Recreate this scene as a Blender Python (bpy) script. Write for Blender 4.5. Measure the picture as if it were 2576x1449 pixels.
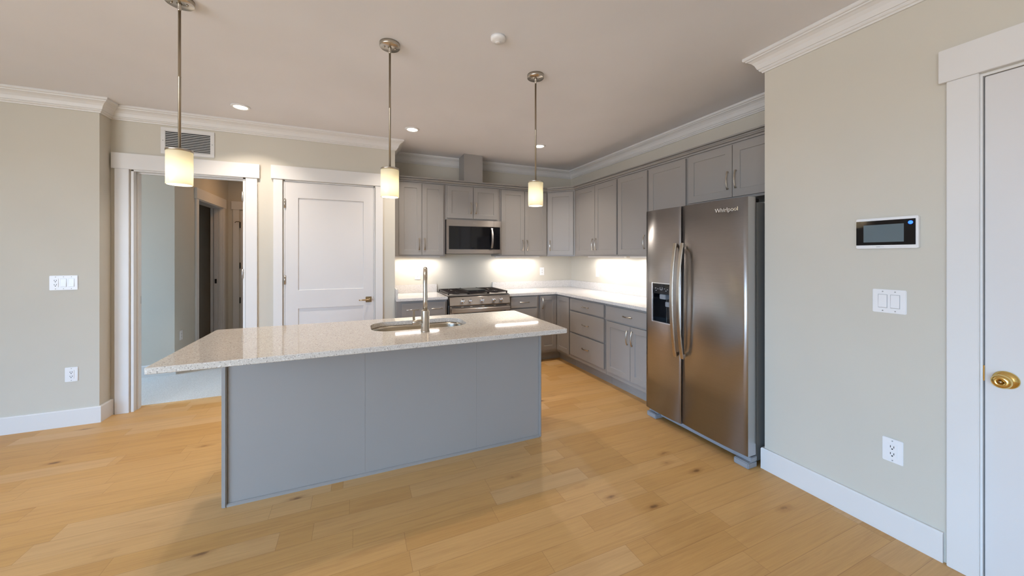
import bpy, bmesh, math, random
from mathutils import Vector, Matrix
random.seed(7)
for o in list(bpy.data.objects): bpy.data.objects.remove(o)
C = bpy.context.scene.collection
S = bpy.context.scene
PI = math.pi

# ------------------------------------------------------------------ camera
cam = bpy.data.cameras.new('camera'); camo = bpy.data.objects.new('camera', cam); C.objects.link(camo)
camo.location = (0, 0, 1.39); camo.rotation_euler = (PI/2, 0, -math.radians(23.35))
cam.sensor_width = 36; cam.sensor_fit = 'HORIZONTAL'
cam.lens = 905*36/2576; cam.shift_y = (644-724.5)/2576
cam.clip_start = .05
S.camera = camo
# ------------------------------------------------------------------ world, exposure
w = bpy.data.worlds.new('sky'); S.world = w; w.use_nodes = True
bg = w.node_tree.nodes['Background']; bg.inputs[1].default_value = 15
# blue sky above the horizon, sunlit ground below it
_t = w.node_tree; _g = _t.nodes.new('ShaderNodeNewGeometry'); _s = _t.nodes.new('ShaderNodeSeparateXYZ'); _m = _t.nodes.new('ShaderNodeMapRange'); _r = _t.nodes.new('ShaderNodeValToRGB')
_t.links.new(_g.outputs['Incoming'], _s.inputs[0]); _t.links.new(_s.outputs[2], _m.inputs[0]); _m.inputs[1].default_value = 1; _m.inputs[2].default_value = -1
_t.links.new(_m.outputs[0], _r.inputs[0]); _t.links.new(_r.outputs[0], bg.inputs[0])
_e = _r.color_ramp.elements; _e[0].position = .49; _e[0].color = (.42, .43, .46, 1); _e[1].position = .51; _e[1].color = (.48, .76, 1.12, 1)
_x = _e.new(1.0); _x.color = (.34, .66, 1.18, 1)
S.view_settings.view_transform = 'Standard'; S.view_settings.look = 'None'
S.view_settings.gamma = 1; S.view_settings.use_curve_mapping = False
S.view_settings.exposure = 0.33
try: S.cycles.max_bounces = 10; S.cycles.diffuse_bounces = 5
except Exception: pass

def area(name, loc, rot, sx, sy, power, col, portal=False, spread=PI):
    l = bpy.data.lights.new(name, 'AREA'); l.shape = 'RECTANGLE'; l.size = sx; l.size_y = sy
    l.energy = power; l.color = col; l.spread = spread
    o = bpy.data.objects.new(name, l); C.objects.link(o); o.location = loc; o.rotation_euler = rot
    if portal: l.cycles.is_portal = True
    return o
def point(name, loc, power, col, r=.03):
    l = bpy.data.lights.new(name, 'POINT'); l.energy = power; l.color = col; l.shadow_soft_size = r
    o = bpy.data.objects.new(name, l); C.objects.link(o); o.location = loc; return o
# daylight through the windows behind the camera and in the bedroom
area('window_portal', (-3.7, -3.18, 1.25), (PI/2, 0, 0), 1.2, 2.1, 1, (1, 1, 1), True)
area('window_portal', (-4.58, -1.15, 1.25), (PI/2, 0, -PI/2), 3.5, 2.1, 1, (1, 1, 1), True)
area('window_portal', (-3.98, 4.98, 1.45), (PI/2, 0, -PI/2), .8, 1.5, 1, (1, 1, 1), True)
WARM = (1, .88, .76); LED = (1, .95, .92)

# ------------------------------------------------------------------ materials
def mat(name, col, rough=.5, metal=0, **kw):
    m = bpy.data.materials.new(name); m.use_nodes = True
    b = m.node_tree.nodes['Principled BSDF']
    b.inputs['Base Color'].default_value = (*col, 1); b.inputs['Roughness'].default_value = rough
    b.inputs['Metallic'].default_value = metal
    for k, v in kw.items(): b.inputs[k.replace('_', ' ')].default_value = v
    return m
def bsdf(m): return m.node_tree.nodes['Principled BSDF']
def N(m, t, **kw):
    n = m.node_tree.nodes.new(t)
    for k, v in kw.items():
        if hasattr(n, k) and k not in ('inputs',): setattr(n, k, v)
    return n
def L(m, a, b): m.node_tree.links.new(a, b)
def ramp(m, fac, stops):
    r = N(m, 'ShaderNodeValToRGB'); el = r.color_ramp.elements
    while len(el) < len(stops): el.new(.5)
    for e, (p, c) in zip(el, stops): e.position = p; e.color = (*c, 1)
    L(m, fac, r.inputs[0]); return r.outputs[0]
def noise(m, vec, scale, detail=2, rough=.5):
    n = N(m, 'ShaderNodeTexNoise'); n.inputs['Scale'].default_value = scale; n.inputs['Detail'].default_value = detail
    n.inputs['Roughness'].default_value = rough
    if vec is not None: L(m, vec, n.inputs['Vector'])
    return n.outputs['Fac']
def objco(m, scale=None):
    tc = N(m, 'ShaderNodeTexCoord'); out = tc.outputs['Object']
    if scale:
        mp = N(m, 'ShaderNodeMapping'); mp.inputs['Scale'].default_value = scale; L(m, out, mp.inputs['Vector']); out = mp.outputs[0]
    return out
def bump(m, h, strength, dist=.01):
    b = N(m, 'ShaderNodeBump'); b.inputs['Strength'].default_value = strength; b.inputs['Distance'].default_value = dist
    L(m, h, b.inputs['Height']); L(m, b.outputs[0], bsdf(m).inputs['Normal'])
def paint(name, col, rough, sc=220, st=.05):
    m = mat(name, col, rough); v = objco(m)
    bump(m, noise(m, v, sc, 3), st, .002)
    f = noise(m, v, 1.3, 2); lo = tuple(c*.97 for c in col); hi = tuple(min(1, c*1.03) for c in col)
    L(m, ramp(m, f, [(.3, lo), (.7, hi)]), bsdf(m).inputs['Base Color']); return m
M = {}
M['wall'] = paint('wall_paint', (.615, .578, .50), .75, 260, .08)
M['ceil'] = paint('ceiling_paint', (.79, .78, .80), .85, 200, .06)
M['trim'] = paint('trim_paint', (.74, .725, .71), .38, 90, .02)
M['door'] = paint('door_paint', (.70, .68, .67), .42, 90, .02)
M['cab'] = paint('grey_cabinet_paint', (.315, .297, .28), .42, 120, .02)
M['splash'] = paint('backsplash_paint', (.70, .66, .60), .6, 240, .05)
M['plastic'] = mat('white_plastic', (.84, .83, .83), .28)
M['slot'] = mat('slot_dark', (.02, .02, .02), .6)
M['screw'] = mat('screw_grey', (.45, .45, .45), .4, .6)
M['black'] = mat('black_gloss', (.006, .006, .008), .06)
M['blackm'] = mat('black_matte', (.012, .011, .011), .45)
M['iron'] = paint('cast_iron', (.022, .014, .012), .5, 300, .3)
M['nickel'] = mat('brushed_nickel', (.54, .49, .42), .26, 1)
M['rodmetal'] = mat('satin_rod_metal', (.42, .36, .28), .38, 1)
M['chrome'] = mat('polished_chrome', (.8, .8, .82), .12, 1)
M['brass'] = mat('polished_brass', (.83, .60, .22), .12, 1)
M['bronze'] = mat('antique_lever', (.50, .39, .24), .25, 1)
M['grille'] = mat('grey_grille_plastic', (.28, .30, .33), .4)
M['screen'] = mat('grey_screen', (.13, .17, .19), .12)
M['griddle'] = mat('griddle_plate', (.09, .085, .075), .35, .3)
M['gasket'] = mat('fridge_side_grey', (.17, .165, .155), .42)
M['pale_letter'] = mat('pale_lettering', (.66, .66, .67), .4)
M['white_mark'] = mat('pale_mark', (.75, .8, .85), .4)
M['doorway_shade'] = paint('painted_doorway_shade', (.022, .008, .006), .6)  # near-black brown stands in for shade in the room past the hall
def steel(name, col, rough, axis, st=.04):
    m = mat(name, col, rough, 1)
    sc = {'z': (300, 300, 2), 'x': (2, 300, 300)}[axis]
    v = objco(m, sc); f = noise(m, v, 1, 3)
    bsdf(m).inputs['Anisotropic'].default_value = .88
    t = N(m, 'ShaderNodeTangent'); t.direction_type = 'RADIAL'; t.axis = 'Z'
    L(m, t.outputs[0], bsdf(m).inputs['Tangent'])
    if axis != 'z': bsdf(m).inputs['Anisotropic Rotation'].default_value = .25
    lo = tuple(c*.97 for c in col); hi = tuple(min(1, c*1.03) for c in col)
    L(m, ramp(m, f, [(.3, lo), (.7, hi)]), bsdf(m).inputs['Base Color']); return m
M['steelz'] = steel('stainless_vertical', (.47, .465, .47), .28, 'x')
M['steelx'] = steel('stainless_horizontal', (.50, .465, .44), .30, 'x')
M['sinksteel'] = mat('sink_steel', (.55, .50, .42), .25, 1)
def quartz(name, base, dark, light, dens):
    m = mat(name, base, .05); v = objco(m)
    vo = N(m, 'ShaderNodeTexVoronoi'); vo.inputs['Scale'].default_value = 260; L(m, v, vo.inputs['Vector'])
    # each cell carries a random value: a few dark chips, a few bright ones
    sep = N(m, 'ShaderNodeSeparateColor'); L(m, vo.outputs['Color'], sep.inputs[0])
    c1 = ramp(m, sep.outputs[0], [(0, dark), (dens, dark), (dens+.02, tuple(c*.93 for c in base)), (.55, base), (.9, base), (.97, light)])
    n = noise(m, v, 600, 2)
    mx = N(m, 'ShaderNodeMix'); mx.data_type = 'RGBA'; mx.blend_type = 'MULTIPLY'; mx.inputs[0].default_value = .25
    L(m, c1, mx.inputs[6]); L(m, ramp(m, n, [(.35, (.75, .72, .7)), (.6, (1, 1, 1))]), mx.inputs[7])
    L(m, mx.outputs[2], bsdf(m).inputs['Base Color']); return m
M['quartz'] = quartz('sand_quartz', (.63, .58, .52), (.33, .30, .27), (.78, .75, .71), .06)
M['quartz2'] = quartz('white_quartz', (.74, .71, .68), (.50, .47, .45), (.88, .86, .84), .06)

def wood_floor():
    m = mat('oak_planks', (.5, .3, .15), .36); nt = m.node_tree
    v = objco(m); sp = N(m, 'ShaderNodeSeparateXYZ'); L(m, v, sp.inputs[0])
    def math_(op, a, b=None, c=None):
        n = N(m, 'ShaderNodeMath', operation=op)
        for i, x in enumerate((a, b, c)):
            if x is None: continue
            if isinstance(x, (int, float)): n.inputs[i].default_value = x
            else: L(m, x, n.inputs[i])
        return n.outputs[0]
    W = .125; LEN = 1.35
    ry = math_('DIVIDE', sp.outputs[1], W); row = math_('FLOOR', ry); fy = math_('FRACT', ry)
    wn = N(m, 'ShaderNodeTexWhiteNoise', noise_dimensions='1D'); L(m, row, wn.inputs['W'])
    off = math_('MULTIPLY', wn.outputs['Value'], 7.3)
    rx = math_('ADD', math_('DIVIDE', sp.outputs[0], LEN), off); col = math_('FLOOR', rx); fx = math_('FRACT', rx)
    # every second plank is cut in two at a random place
    cb = N(m, 'ShaderNodeCombineXYZ'); L(m, row, cb.inputs[0]); L(m, col, cb.inputs[1])
    w2 = N(m, 'ShaderNodeTexWhiteNoise', noise_dimensions='3D'); L(m, cb.outputs[0], w2.inputs['Vector'])
    cut = math_('MULTIPLY_ADD', w2.outputs['Value'], .8, .2)
    sub = math_('GREATER_THAN', fx, cut)
    cb2 = N(m, 'ShaderNodeCombineXYZ'); L(m, row, cb2.inputs[0]); L(m, col, cb2.inputs[1]); L(m, sub, cb2.inputs[2])
    w3 = N(m, 'ShaderNodeTexWhiteNoise', noise_dimensions='3D'); L(m, cb2.outputs[0], w3.inputs['Vector'])
    tone = w3.outputs['Value']
    # grain coordinates, shifted per plank
    gv = N(m, 'ShaderNodeVectorMath', operation='MULTIPLY_ADD'); L(m, w3.outputs['Color'], gv.inputs[0])
    gv.inputs[1].default_value = (17, 9, 5); L(m, v, gv.inputs[2])
    g1 = N(m, 'ShaderNodeMapping'); g1.inputs['Scale'].default_value = (1.1, 14, 1); L(m, gv.outputs[0], g1.inputs[0])
    n1 = N(m, 'ShaderNodeTexNoise'); n1.inputs['Scale'].default_value = 1.6; n1.inputs['Detail'].default_value = 6; n1.inputs['Distortion'].default_value = 1.2
    n1.inputs['Roughness'].default_value = .62; L(m, g1.outputs[0], n1.inputs['Vector'])
    g2 = N(m, 'ShaderNodeMapping'); g2.inputs['Scale'].default_value = (4, 150, 1); L(m, gv.outputs[0], g2.inputs[0])
    n2 = N(m, 'ShaderNodeTexNoise'); n2.inputs['Scale'].default_value = 1; n2.inputs['Detail'].default_value = 3; L(m, g2.outputs[0], n2.inputs['Vector'])
    base = ramp(m, tone, [(0, (.60, .340, .115)), (.4, (.63, .365, .128)), (.7, (.655, .390, .150)), (1, (.67, .425, .195))])
    grain = ramp(m, n1.outputs['Fac'], [(.25, (.84, .78, .72)), (.5, (.98, .97, .96)), (.75, (1.06, 1.06, 1.04))])
    def mul(a, b, f=1):
        x = N(m, 'ShaderNodeMix'); x.data_type = 'RGBA'; x.blend_type = 'MULTIPLY'; x.inputs[0].default_value = f
        L(m, a, x.inputs[6]); L(m, b, x.inputs[7]); return x.outputs[2]
    c = mul(base, grain, .85); c = mul(c, ramp(m, n2.outputs['Fac'], [(.3, (.86, .82, .78)), (.6, (1, 1, 1))]), .5)
    # knots
    g3 = N(m, 'ShaderNodeMapping'); g3.inputs['Scale'].default_value = (1.9, 5.0, 1); L(m, gv.outputs[0], g3.inputs[0])
    vo = N(m, 'ShaderNodeTexVoronoi'); vo.inputs['Scale'].default_value = 1.0; vo.inputs['Randomness'].default_value = 1; L(m, g3.outputs[0], vo.inputs['Vector'])
    wob = math_('MULTIPLY_ADD', noise(m, gv.outputs[0], 28, 4), .085, -.04)
    kd = math_('ADD', vo.outputs['Distance'], wob)
    c = mul(c, ramp(m, kd, [(.0, (.22, .17, .16)), (.035, (.36, .29, .26)), (.075, (.82, .77, .72)), (.16, (1, 1, 1))]), .9)
    # joints
    ey = math_('MINIMUM', fy, math_('SUBTRACT', 1, fy)); ey = math_('MULTIPLY', ey, W)
    ex = math_('MINIMUM', math_('MINIMUM', fx, math_('SUBTRACT', 1, fx)), math_('ABSOLUTE', math_('SUBTRACT', fx, cut))); ex = math_('MULTIPLY', ex, LEN)
    e = math_('MINIMUM', ex, ey)
    c = mul(c, ramp(m, math_('MULTIPLY', e, 100), [(.0, (.50, .42, .36)), (.06, (.72, .65, .6)), (.12, (1, 1, 1))]), .8)
    L(m, c, bsdf(m).inputs['Base Color'])
    r = N(m, 'ShaderNodeMapRange'); r.inputs[3].default_value = .42; r.inputs[4].default_value = .56; L(m, n1.outputs['Fac'], r.inputs[0]); L(m, r.outputs[0], bsdf(m).inputs['Roughness'])
    h = math_('ADD', math_('MULTIPLY', math_('MINIMUM', e, .0015), 400), math_('MULTIPLY', n2.outputs['Fac'], .25))
    bump(m, h, .25, .0015)
    return m
M['floor'] = wood_floor()
def carpet():
    m = mat('cream_carpet', (.8, .78, .72), .95); v = objco(m)
    f = noise(m, v, 130, 4, .7); g = noise(m, v, 18, 2)
    L(m, ramp(m, f, [(.3, (.68, .65, .58)), (.65, (.88, .86, .80))]), bsdf(m).inputs['Base Color'])
    bump(m, f, .9, .012); return m
M['carpet'] = carpet()
def emis(name, col, st):
    m = bpy.data.materials.new(name); m.use_nodes = True; b = m.node_tree.nodes['Principled BSDF']
    b.inputs['Base Color'].default_value = (*col, 1); b.inputs['Emission Color'].default_value = (*col, 1); b.inputs['Emission Strength'].default_value = st; return m
M['lens'] = emis('downlight_lens', (1, .90, .74), 9)
M['ledbar'] = emis('led_bar', (1, .90, .80), 10)
M['blue_led'] = emis('blue_led', (.02, .10, 1), 3)
def opal():
    m = bpy.data.materials.new('opal_glass'); m.use_nodes = True; nt = m.node_tree; nt.nodes.remove(bsdf(m))
    out = nt.nodes['Material Output']
    tr = N(m, 'ShaderNodeBsdfTranslucent'); tr.inputs[0].default_value = (.90, .865, .75, 1)
    df = N(m, 'ShaderNodeBsdfDiffuse'); df.inputs[0].default_value = (.78, .76, .66, 1)
    gl = N(m, 'ShaderNodeBsdfGlossy'); gl.inputs['Roughness'].default_value = .2
    a = N(m, 'ShaderNodeMixShader'); a.inputs[0].default_value = .45; L(m, tr.outputs[0], a.inputs[1]); L(m, df.outputs[0], a.inputs[2])
    b = N(m, 'ShaderNodeMixShader'); b.inputs[0].default_value = .05; L(m, a.outputs[0], b.inputs[1]); L(m, gl.outputs[0], b.inputs[2])
    L(m, b.outputs[0], out.inputs[0]); return m
M['opal'] = opal()

# ------------------------------------------------------------------ mesh helpers
class MB:
    """collects shapes into one bmesh; build() links it as one mesh object"""
    def __init__(s): s.bm = bmesh.new()
    def box(s, x0, x1, y0, y1, z0, z1, bev=0, seg=2):
        bm = s.bm; t = bmesh.new()
        vs = [t.verts.new(p) for p in ((x0,y0,z0),(x1,y0,z0),(x1,y1,z0),(x0,y1,z0),(x0,y0,z1),(x1,y0,z1),(x1,y1,z1),(x0,y1,z1))]
        for f in ((0,3,2,1),(4,5,6,7),(0,1,5,4),(1,2,6,5),(2,3,7,6),(3,0,4,7)): t.faces.new([vs[i] for i in f])
        if bev: bmesh.ops.bevel(t, geom=t.edges[:], offset=min(bev, .45*min(abs(x1-x0), abs(y1-y0), abs(z1-z0))), segments=seg, affect='EDGES', clamp_overlap=True)
        s.join(t); return s
    def join(s, t, mtx=None):
        if mtx is not None: bmesh.ops.transform(t, matrix=mtx, verts=t.verts)
        mp = {}
        for v in t.verts: mp[v] = s.bm.verts.new(v.co)
        for f in t.faces:
            try: nf = s.bm.faces.new([mp[v] for v in f.verts]); nf.smooth = f.smooth
            except ValueError: pass
        t.free(); return s
    def prism(s, pts, axis, a, b):
        """closed polygon pts in the plane across `axis`, extruded from a to b"""
        def P(p, t):
            if axis == 'x': return (t, p[0], p[1])
            if axis == 'y': return (p[0], t, p[1])
            return (p[0], p[1], t)
        t = bmesh.new(); A = [t.verts.new(P(p, a)) for p in pts]; B = [t.verts.new(P(p, b)) for p in pts]; n = len(pts)
        for i in range(n): t.faces.new((A[i], A[(i+1) % n], B[(i+1) % n], B[i]))
        t.faces.new(A[::-1]); t.faces.new(B)
        bmesh.ops.recalc_face_normals(t, faces=t.faces); return s.join(t)
    def lathe(s, prof, c=(0,0,0), axis='z', n=32, smooth=True):
        """profile [(radius, height)]; radius 0 ends are closed"""
        t = bmesh.new(); rings = []
        for r, h in prof:
            if r < 1e-6: rings.append([t.verts.new((0, 0, h))])
            else: rings.append([t.verts.new((r*math.cos(2*PI*k/n), r*math.sin(2*PI*k/n), h)) for k in range(n)])
        for a, b in zip(rings, rings[1:]):
            for k in range(n):
                q = [a[k % len(a)], a[(k+1) % len(a)], b[(k+1) % len(b)], b[k % len(b)]]
                u = []
                for v in q:
                    if v not in u: u.append(v)
                if len(u) > 2:
                    f = t.faces.new(u); f.smooth = smooth
        bmesh.ops.recalc_face_normals(t, faces=t.faces)
        R = {'z': Matrix(), 'y': Matrix.Rotation(-PI/2, 4, 'X'), 'x': Matrix.Rotation(PI/2, 4, 'Y'), '-y': Matrix.Rotation(PI/2, 4, 'X'), '-x': Matrix.Rotation(-PI/2, 4, 'Y')}[axis]
        return s.join(t, Matrix.Translation(c) @ R)
    def cyl(s, c, r, h, axis='z', n=24, bev=.0):
        if bev: return s.lathe([(0,0),(r-bev,0),(r,bev),(r,h-bev),(r-bev,h),(0,h)], c, axis, n)
        return s.lathe([(0,0),(r,0),(r,h),(0,h)], c, axis, n)
    def tube(s, pts, r, n=14):
        pts = [Vector(p) for p in pts]; t = bmesh.new(); rings = []
        T = (pts[1]-pts[0]).normalized(); up = Vector((0,0,1)) if abs(T.z) < .9 else Vector((1,0,0))
        for i, p in enumerate(pts):
            d = (pts[min(i+1, len(pts)-1)] - pts[max(i-1, 0)]).normalized()
            a = d.cross(up).normalized(); b = a.cross(d).normalized(); up = b
            rr = r[i] if isinstance(r, (list, tuple)) else r
            rings.append([t.verts.new(p + rr*(a*math.cos(2*PI*k/n) + b*math.sin(2*PI*k/n))) for k in range(n)])
        for A, B in zip(rings, rings[1:]):
            for k in range(n):
                f = t.faces.new((A[k], A[(k+1) % n], B[(k+1) % n], B[k])); f.smooth = True
        t.faces.new(rings[0][::-1]); t.faces.new(rings[-1])
        bmesh.ops.recalc_face_normals(t, faces=t.faces); return s.join(t)
    def strap(s, pts, side, wd, th):
        """flat bar swept along pts; wd across `side`, th through its thickness"""
        pts = [Vector(p) for p in pts]; side = Vector(side).normalized(); t = bmesh.new(); rings = []
        for i, p in enumerate(pts):
            d = (pts[min(i+1, len(pts)-1)] - pts[max(i-1, 0)]).normalized(); n_ = d.cross(side).normalized()
            w_ = wd[i] if isinstance(wd, (list, tuple)) else wd
            c = .25*th
            sec = [(-w_/2+c, -th/2), (w_/2-c, -th/2), (w_/2, -th/2+c), (w_/2, th/2-c), (w_/2-c, th/2), (-w_/2+c, th/2), (-w_/2, th/2-c), (-w_/2, -th/2+c)]
            rings.append([t.verts.new(p + side*a + n_*b) for a, b in sec])
        for A, B in zip(rings, rings[1:]):
            for k in range(8): t.faces.new((A[k], A[(k+1) % 8], B[(k+1) % 8], B[k]))
        t.faces.new(rings[0][::-1]); t.faces.new(rings[-1])
        bmesh.ops.recalc_face_normals(t, faces=t.faces); return s.join(t)
    def build(s, name, m, parent=None, smooth_angle=None):
        me = bpy.data.meshes.new(name); s.bm.to_mesh(me); s.bm.free(); me.materials.append(M[m] if isinstance(m, str) else m)
        o = bpy.data.objects.new(name, me); C.objects.link(o)
        if parent is not None: o.parent = parent
        return o
def struct(o): o['kind'] = 'structure'; return o
def tag(o, label, cat, group=None):
    o['label'] = label; o['category'] = cat
    if group: o['group'] = group
    return o
def thing(name, label, cat, loc=(0,0,0), rz=0, group=None):
    o = bpy.data.objects.new(name, None); C.objects.link(o); o.empty_display_size = .05
    o.location = loc; o.rotation_euler = (0, 0, rz); return tag(o, label, cat, group)
def copy_tree(o, parent=None):
    c = o.copy(); C.objects.link(c)
    if parent is not None: c.parent = parent
    for ch in [x for x in bpy.data.objects if x.parent == o]: copy_tree(ch, c)
    return c
def sweep(path, prof, closed=False, flip=1):
    """mitred moulding: path of wall points (x,y); profile (out, z); room lies on the left of the path (flip=-1: right)"""
    mb = MB(); t = mb.bm; P = [Vector(p) for p in path]; n = len(P); rings = []
    def nrm(a, b): d = (b-a).normalized(); return Vector((-d.y, d.x))*flip
    for i in range(n):
        if closed or 0 < i < n-1: n1 = nrm(P[i-1], P[i]); n2 = nrm(P[i], P[(i+1) % n])
        elif i == 0: n1 = n2 = nrm(P[0], P[1])
        else: n1 = n2 = nrm(P[-2], P[-1])
        mv = (n1+n2)/(1+n1.dot(n2))
        rings.append([t.verts.new((P[i].x+mv.x*d, P[i].y+mv.y*d, z)) for d, z in prof])
    k = len(prof)
    for i in range(n if closed else n-1):
        A, B = rings[i], rings[(i+1) % n]
        for j in range(k): t.faces.new((A[j], A[(j+1) % k], B[(j+1) % k], B[j]))
    if not closed: t.faces.new(rings[0]); t.faces.new(rings[-1][::-1])
    bmesh.ops.recalc_face_normals(t, faces=t.faces); return mb

# ------------------------------------------------------------------ room shell
CZ = 2.70
XR = 2.45; YE = 1.505; XK = 3.08; YK = 4.80; XS = .40; YL = 4.29; XJ = -1.98; YJ = 4.14; XL = -4.6; YF = -3.2
struct(MB().box(XL-.12, 3.2, YF-.12, 4.40, -.06, 0).box(.28, 3.2, 4.40, 4.92, -.06, 0).build('floor', 'floor'))
struct(MB().box(-4.1, .16, 4.425, 7.6, -.06, .004).build('floor_hall', 'carpet'))
struct(MB().box(XL-.12, .28, 4.40, 4.425, -.06, .002).build('floor_threshold', 'floor'))
struct(MB().box(XL-.12, 3.2, YF-.12, 7.6, CZ, CZ+.1).build('ceiling', 'ceil'))
# near right wall with a door opening
DY0, DY1, DZ = -.25, .624, 2.165
struct(MB().box(XR, XR+.12, YF, DY0, 0, CZ).box(XR, XR+.12, DY0, DY1, DZ, CZ).box(XR, XR+.12, DY1, YE, 0, CZ).box(XR+.12, 3.2, YE-.12, YE, 0, CZ).build('wall_right', 'wall'))
struct(MB().box(XK, XK+.12, YE, YK, 0, CZ).build('wall_kitchen_right', 'wall'))
struct(MB().box(XS, XK+.12, YK, YK+.12, 0, CZ).build('wall_kitchen_back', 'wall'))
struct(MB().box(XS-.11, XS, YL, YK+.12, 0, CZ).build('wall_kitchen_side', 'wall'))
OX0, OX1, CX0, CX1, OZ = -1.848, -1.005, -.685, .185, 2.165
struct(MB().box(XJ, OX0, YL, YL+.12, 0, CZ).box(OX0, OX1, YL, YL+.12, OZ, CZ).box(OX1, CX0, YL, YL+.12, 0, CZ)
       .box(CX0, CX1, YL, YL+.12, OZ, CZ).box(CX1, XS-.11, YL, YL+.12, 0, CZ).build('wall_back', 'wall'))
struct(MB().box(XL-.12, XJ, YJ, YL+.12, 0, CZ).build('wall_back_left', 'wall'))
WY0, WY1 = -2.9, .6
struct(MB().box(XL-.12, XL, YF, WY0, 0, CZ).box(XL-.12, XL, WY1, YJ, 0, CZ).box(XL-.12, XL, WY0, WY1, 0, .2).box(XL-.12, XL, WY0, WY1, 2.3, CZ).build('wall_left', 'wall'))
mb = MB(); f = .06
mb.box(XL-.09, XL-.03, WY0, WY1, .2, .26).box(XL-.09, XL-.03, WY0, WY1, 2.24, 2.3)
for y in (WY0, -1.75, -.58, WY1-f): mb.box(XL-.09, XL-.03, y, y+f, .26, 2.24)
struct(mb.build('window_2', 'trim'))
# wall behind the camera: two big glazed openings
WO = [(-4.3, -3.1)]
mb = MB(); xs = [XL-.12, -4.3, -3.1, XR+.12]
for i in (0, 2): mb.box(xs[i], xs[i+1], YF-.12, YF, 0, CZ)
for a, b in WO: mb.box(a, b, YF-.12, YF, 0, .2); mb.box(a, b, YF-.12, YF, 2.3, CZ)
struct(mb.build('wall_front', 'wall'))
for i, (a, b) in enumerate(WO):
    mb = MB(); f = .06
    mb.box(a, b, YF-.09, YF-.03, .2, .2+f).box(a, b, YF-.09, YF-.03, 2.3-f, 2.3).box(a, a+f, YF-.09, YF-.03, .2+f, 2.3-f).box(b-f, b, YF-.09, YF-.03, .2+f, 2.3-f)
    c = (a+b)/2; mb.box(c-f/2, c+f/2, YF-.09, YF-.03, .2+f, 2.3-f)
    struct(mb.build('window_%d' % (i+1), 'trim'))
# closet behind the panelled door, bedroom and hall behind the opening
struct(MB().box(-.78, -.68, 4.41, 7.45, 0, CZ).build('wall_hall_right', 'wall'))
struct(MB().box(-4.1, -1.96, 5.44, 5.56, 0, CZ).build('wall_bedroom', 'wall'))
HT = .145
HY0, HY1 = 6.10, 7.06
struct(MB().box(-1.96-HT, -1.96, 5.56, HY0, 0, CZ).box(-1.96-HT, -1.96, HY0, HY1, 2.155, CZ).box(-1.96-HT, -1.96, HY1, 7.35, 0, CZ).build('wall_hall_left', 'wall'))
struct(MB().box(-4.1, -.78, 7.35, 7.47, 0, CZ).build('wall_hall_end', 'wall'))
struct(MB().box(-4.1, -4.0, 4.41, 4.6, 0, CZ).box(-4.1, -4.0, 4.6, 5.36, 0, .7).box(-4.1, -4.0, 4.6, 5.36, 2.2, CZ).box(-4.1, -4.0, 5.36, 7.35, 0, CZ).build('wall_bedroom_left', 'wall'))
struct(MB().box(XR+.12, 3.2, DY0-.4, DY0-.3, 0, CZ).box(3.1, 3.2, DY0-.3, YE-.13, 0, CZ).build('wall_light_block', 'wall'))  # unseen walls added to stop sky light leaking round the door
struct(MB().box(-2.62, -2.55, 5.57, 7.34, 0, CZ).build('wall_doorway_shade', 'doorway_shade'))  # added dark sheet, paints the gloom seen through the hall doorway
struct(MB().box(-.68, XS-.11, 5.1, 5.2, 0, CZ).build('wall_closet_back', 'wall'))

# crown moulding
crown = [(0, 2.588), (.010, 2.588), (.013, 2.596), (.020, 2.600), (.024, 2.606), (.024, 2.612), (.030, 2.614), (.033, 2.622), (.040, 2.640), (.052, 2.657), (.066, 2.668),
         (.076, 2.672), (.078, 2.678), (.086, 2.680), (.090, 2.684), (.090, CZ-.0005), (0, CZ-.0005)]
path = [(XR, YF), (XR, YE), (XK, YE), (XK, YK), (XS, YK), (XS, YL), (XJ, YL), (XJ, YJ), (XL, YJ), (XL, YF)]
struct(sweep(path, crown, True, 1).build('trim_1', 'trim'))
# baseboards
base = [(0, 0), (.016, 0), (.016, .128), (.012, .136), (0, .136)]
struct(sweep([(XR, DY1+.098), (XR, YE), (XR+.10, YE)], base).build('baseboard_right', 'trim'))
struct(sweep([(XR, YF), (XR, DY0-.098)], base).build('baseboard_right_front', 'trim'))
struct(sweep([(-1.955, YL), (XJ, YL), (XJ, YJ), (XL, YJ), (XL, YF)], base).build('baseboard_left', 'trim'))
struct(sweep([(CX0-.085, YL), (OX1+.095, YL)], base).build('baseboard_back', 'trim'))
struct(sweep([(XS, YL), (.275, YL)], base).build('baseboard_back_end', 'trim'))
struct(sweep([(-1.96, 6.0), (-1.96, 5.44), (-4.0, 5.44)], base).build('baseboard_hall', 'trim'))
struct(sweep([(-.78, 7.35), (-1.0, 7.35)], base).build('baseboard_hall_end', 'trim'))

# door casings: each one header, two casings and the jamb lining
def casing(name, x0, x1, z, wc, y, depth, zt, over=.02, stop=None):
    """opening x0..x1 in a wall whose face is y (facing -y)"""
    mb = MB(); b = .002
    mb.box(x0-wc, x0-.006, y-.02, y-.0005, 0, z+.006, b).box(x1+.006, x1+wc, y-.02, y-.0005, 0, z+.006, b)
    mb.box(x0-wc-over, x1+wc+over, y-.028, y-.0005, z+.006, zt, b)
    return mb
mb = casing('t', OX0, OX1, OZ-.012, .10, YL, 0, 2.298)
mb.box(OX0+.0005, OX0+.020, YL-.003, YL+.123, 0, OZ-.018).box(OX1-.020, OX1-.0005, YL-.003, YL+.123, 0, OZ-.018).box(OX0+.02, OX1-.02, YL-.003, YL+.123, OZ-.018, OZ-.0005)
mb.box(OX0+.020, OX0+.032, YL+.045, YL+.085, 0, OZ-.03, .002).box(OX0+.02, OX1-.02, YL+.045, YL+.085, OZ-.03, OZ-.018, .002)
t2 = struct(mb.build('trim_2', 'trim'))
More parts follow.
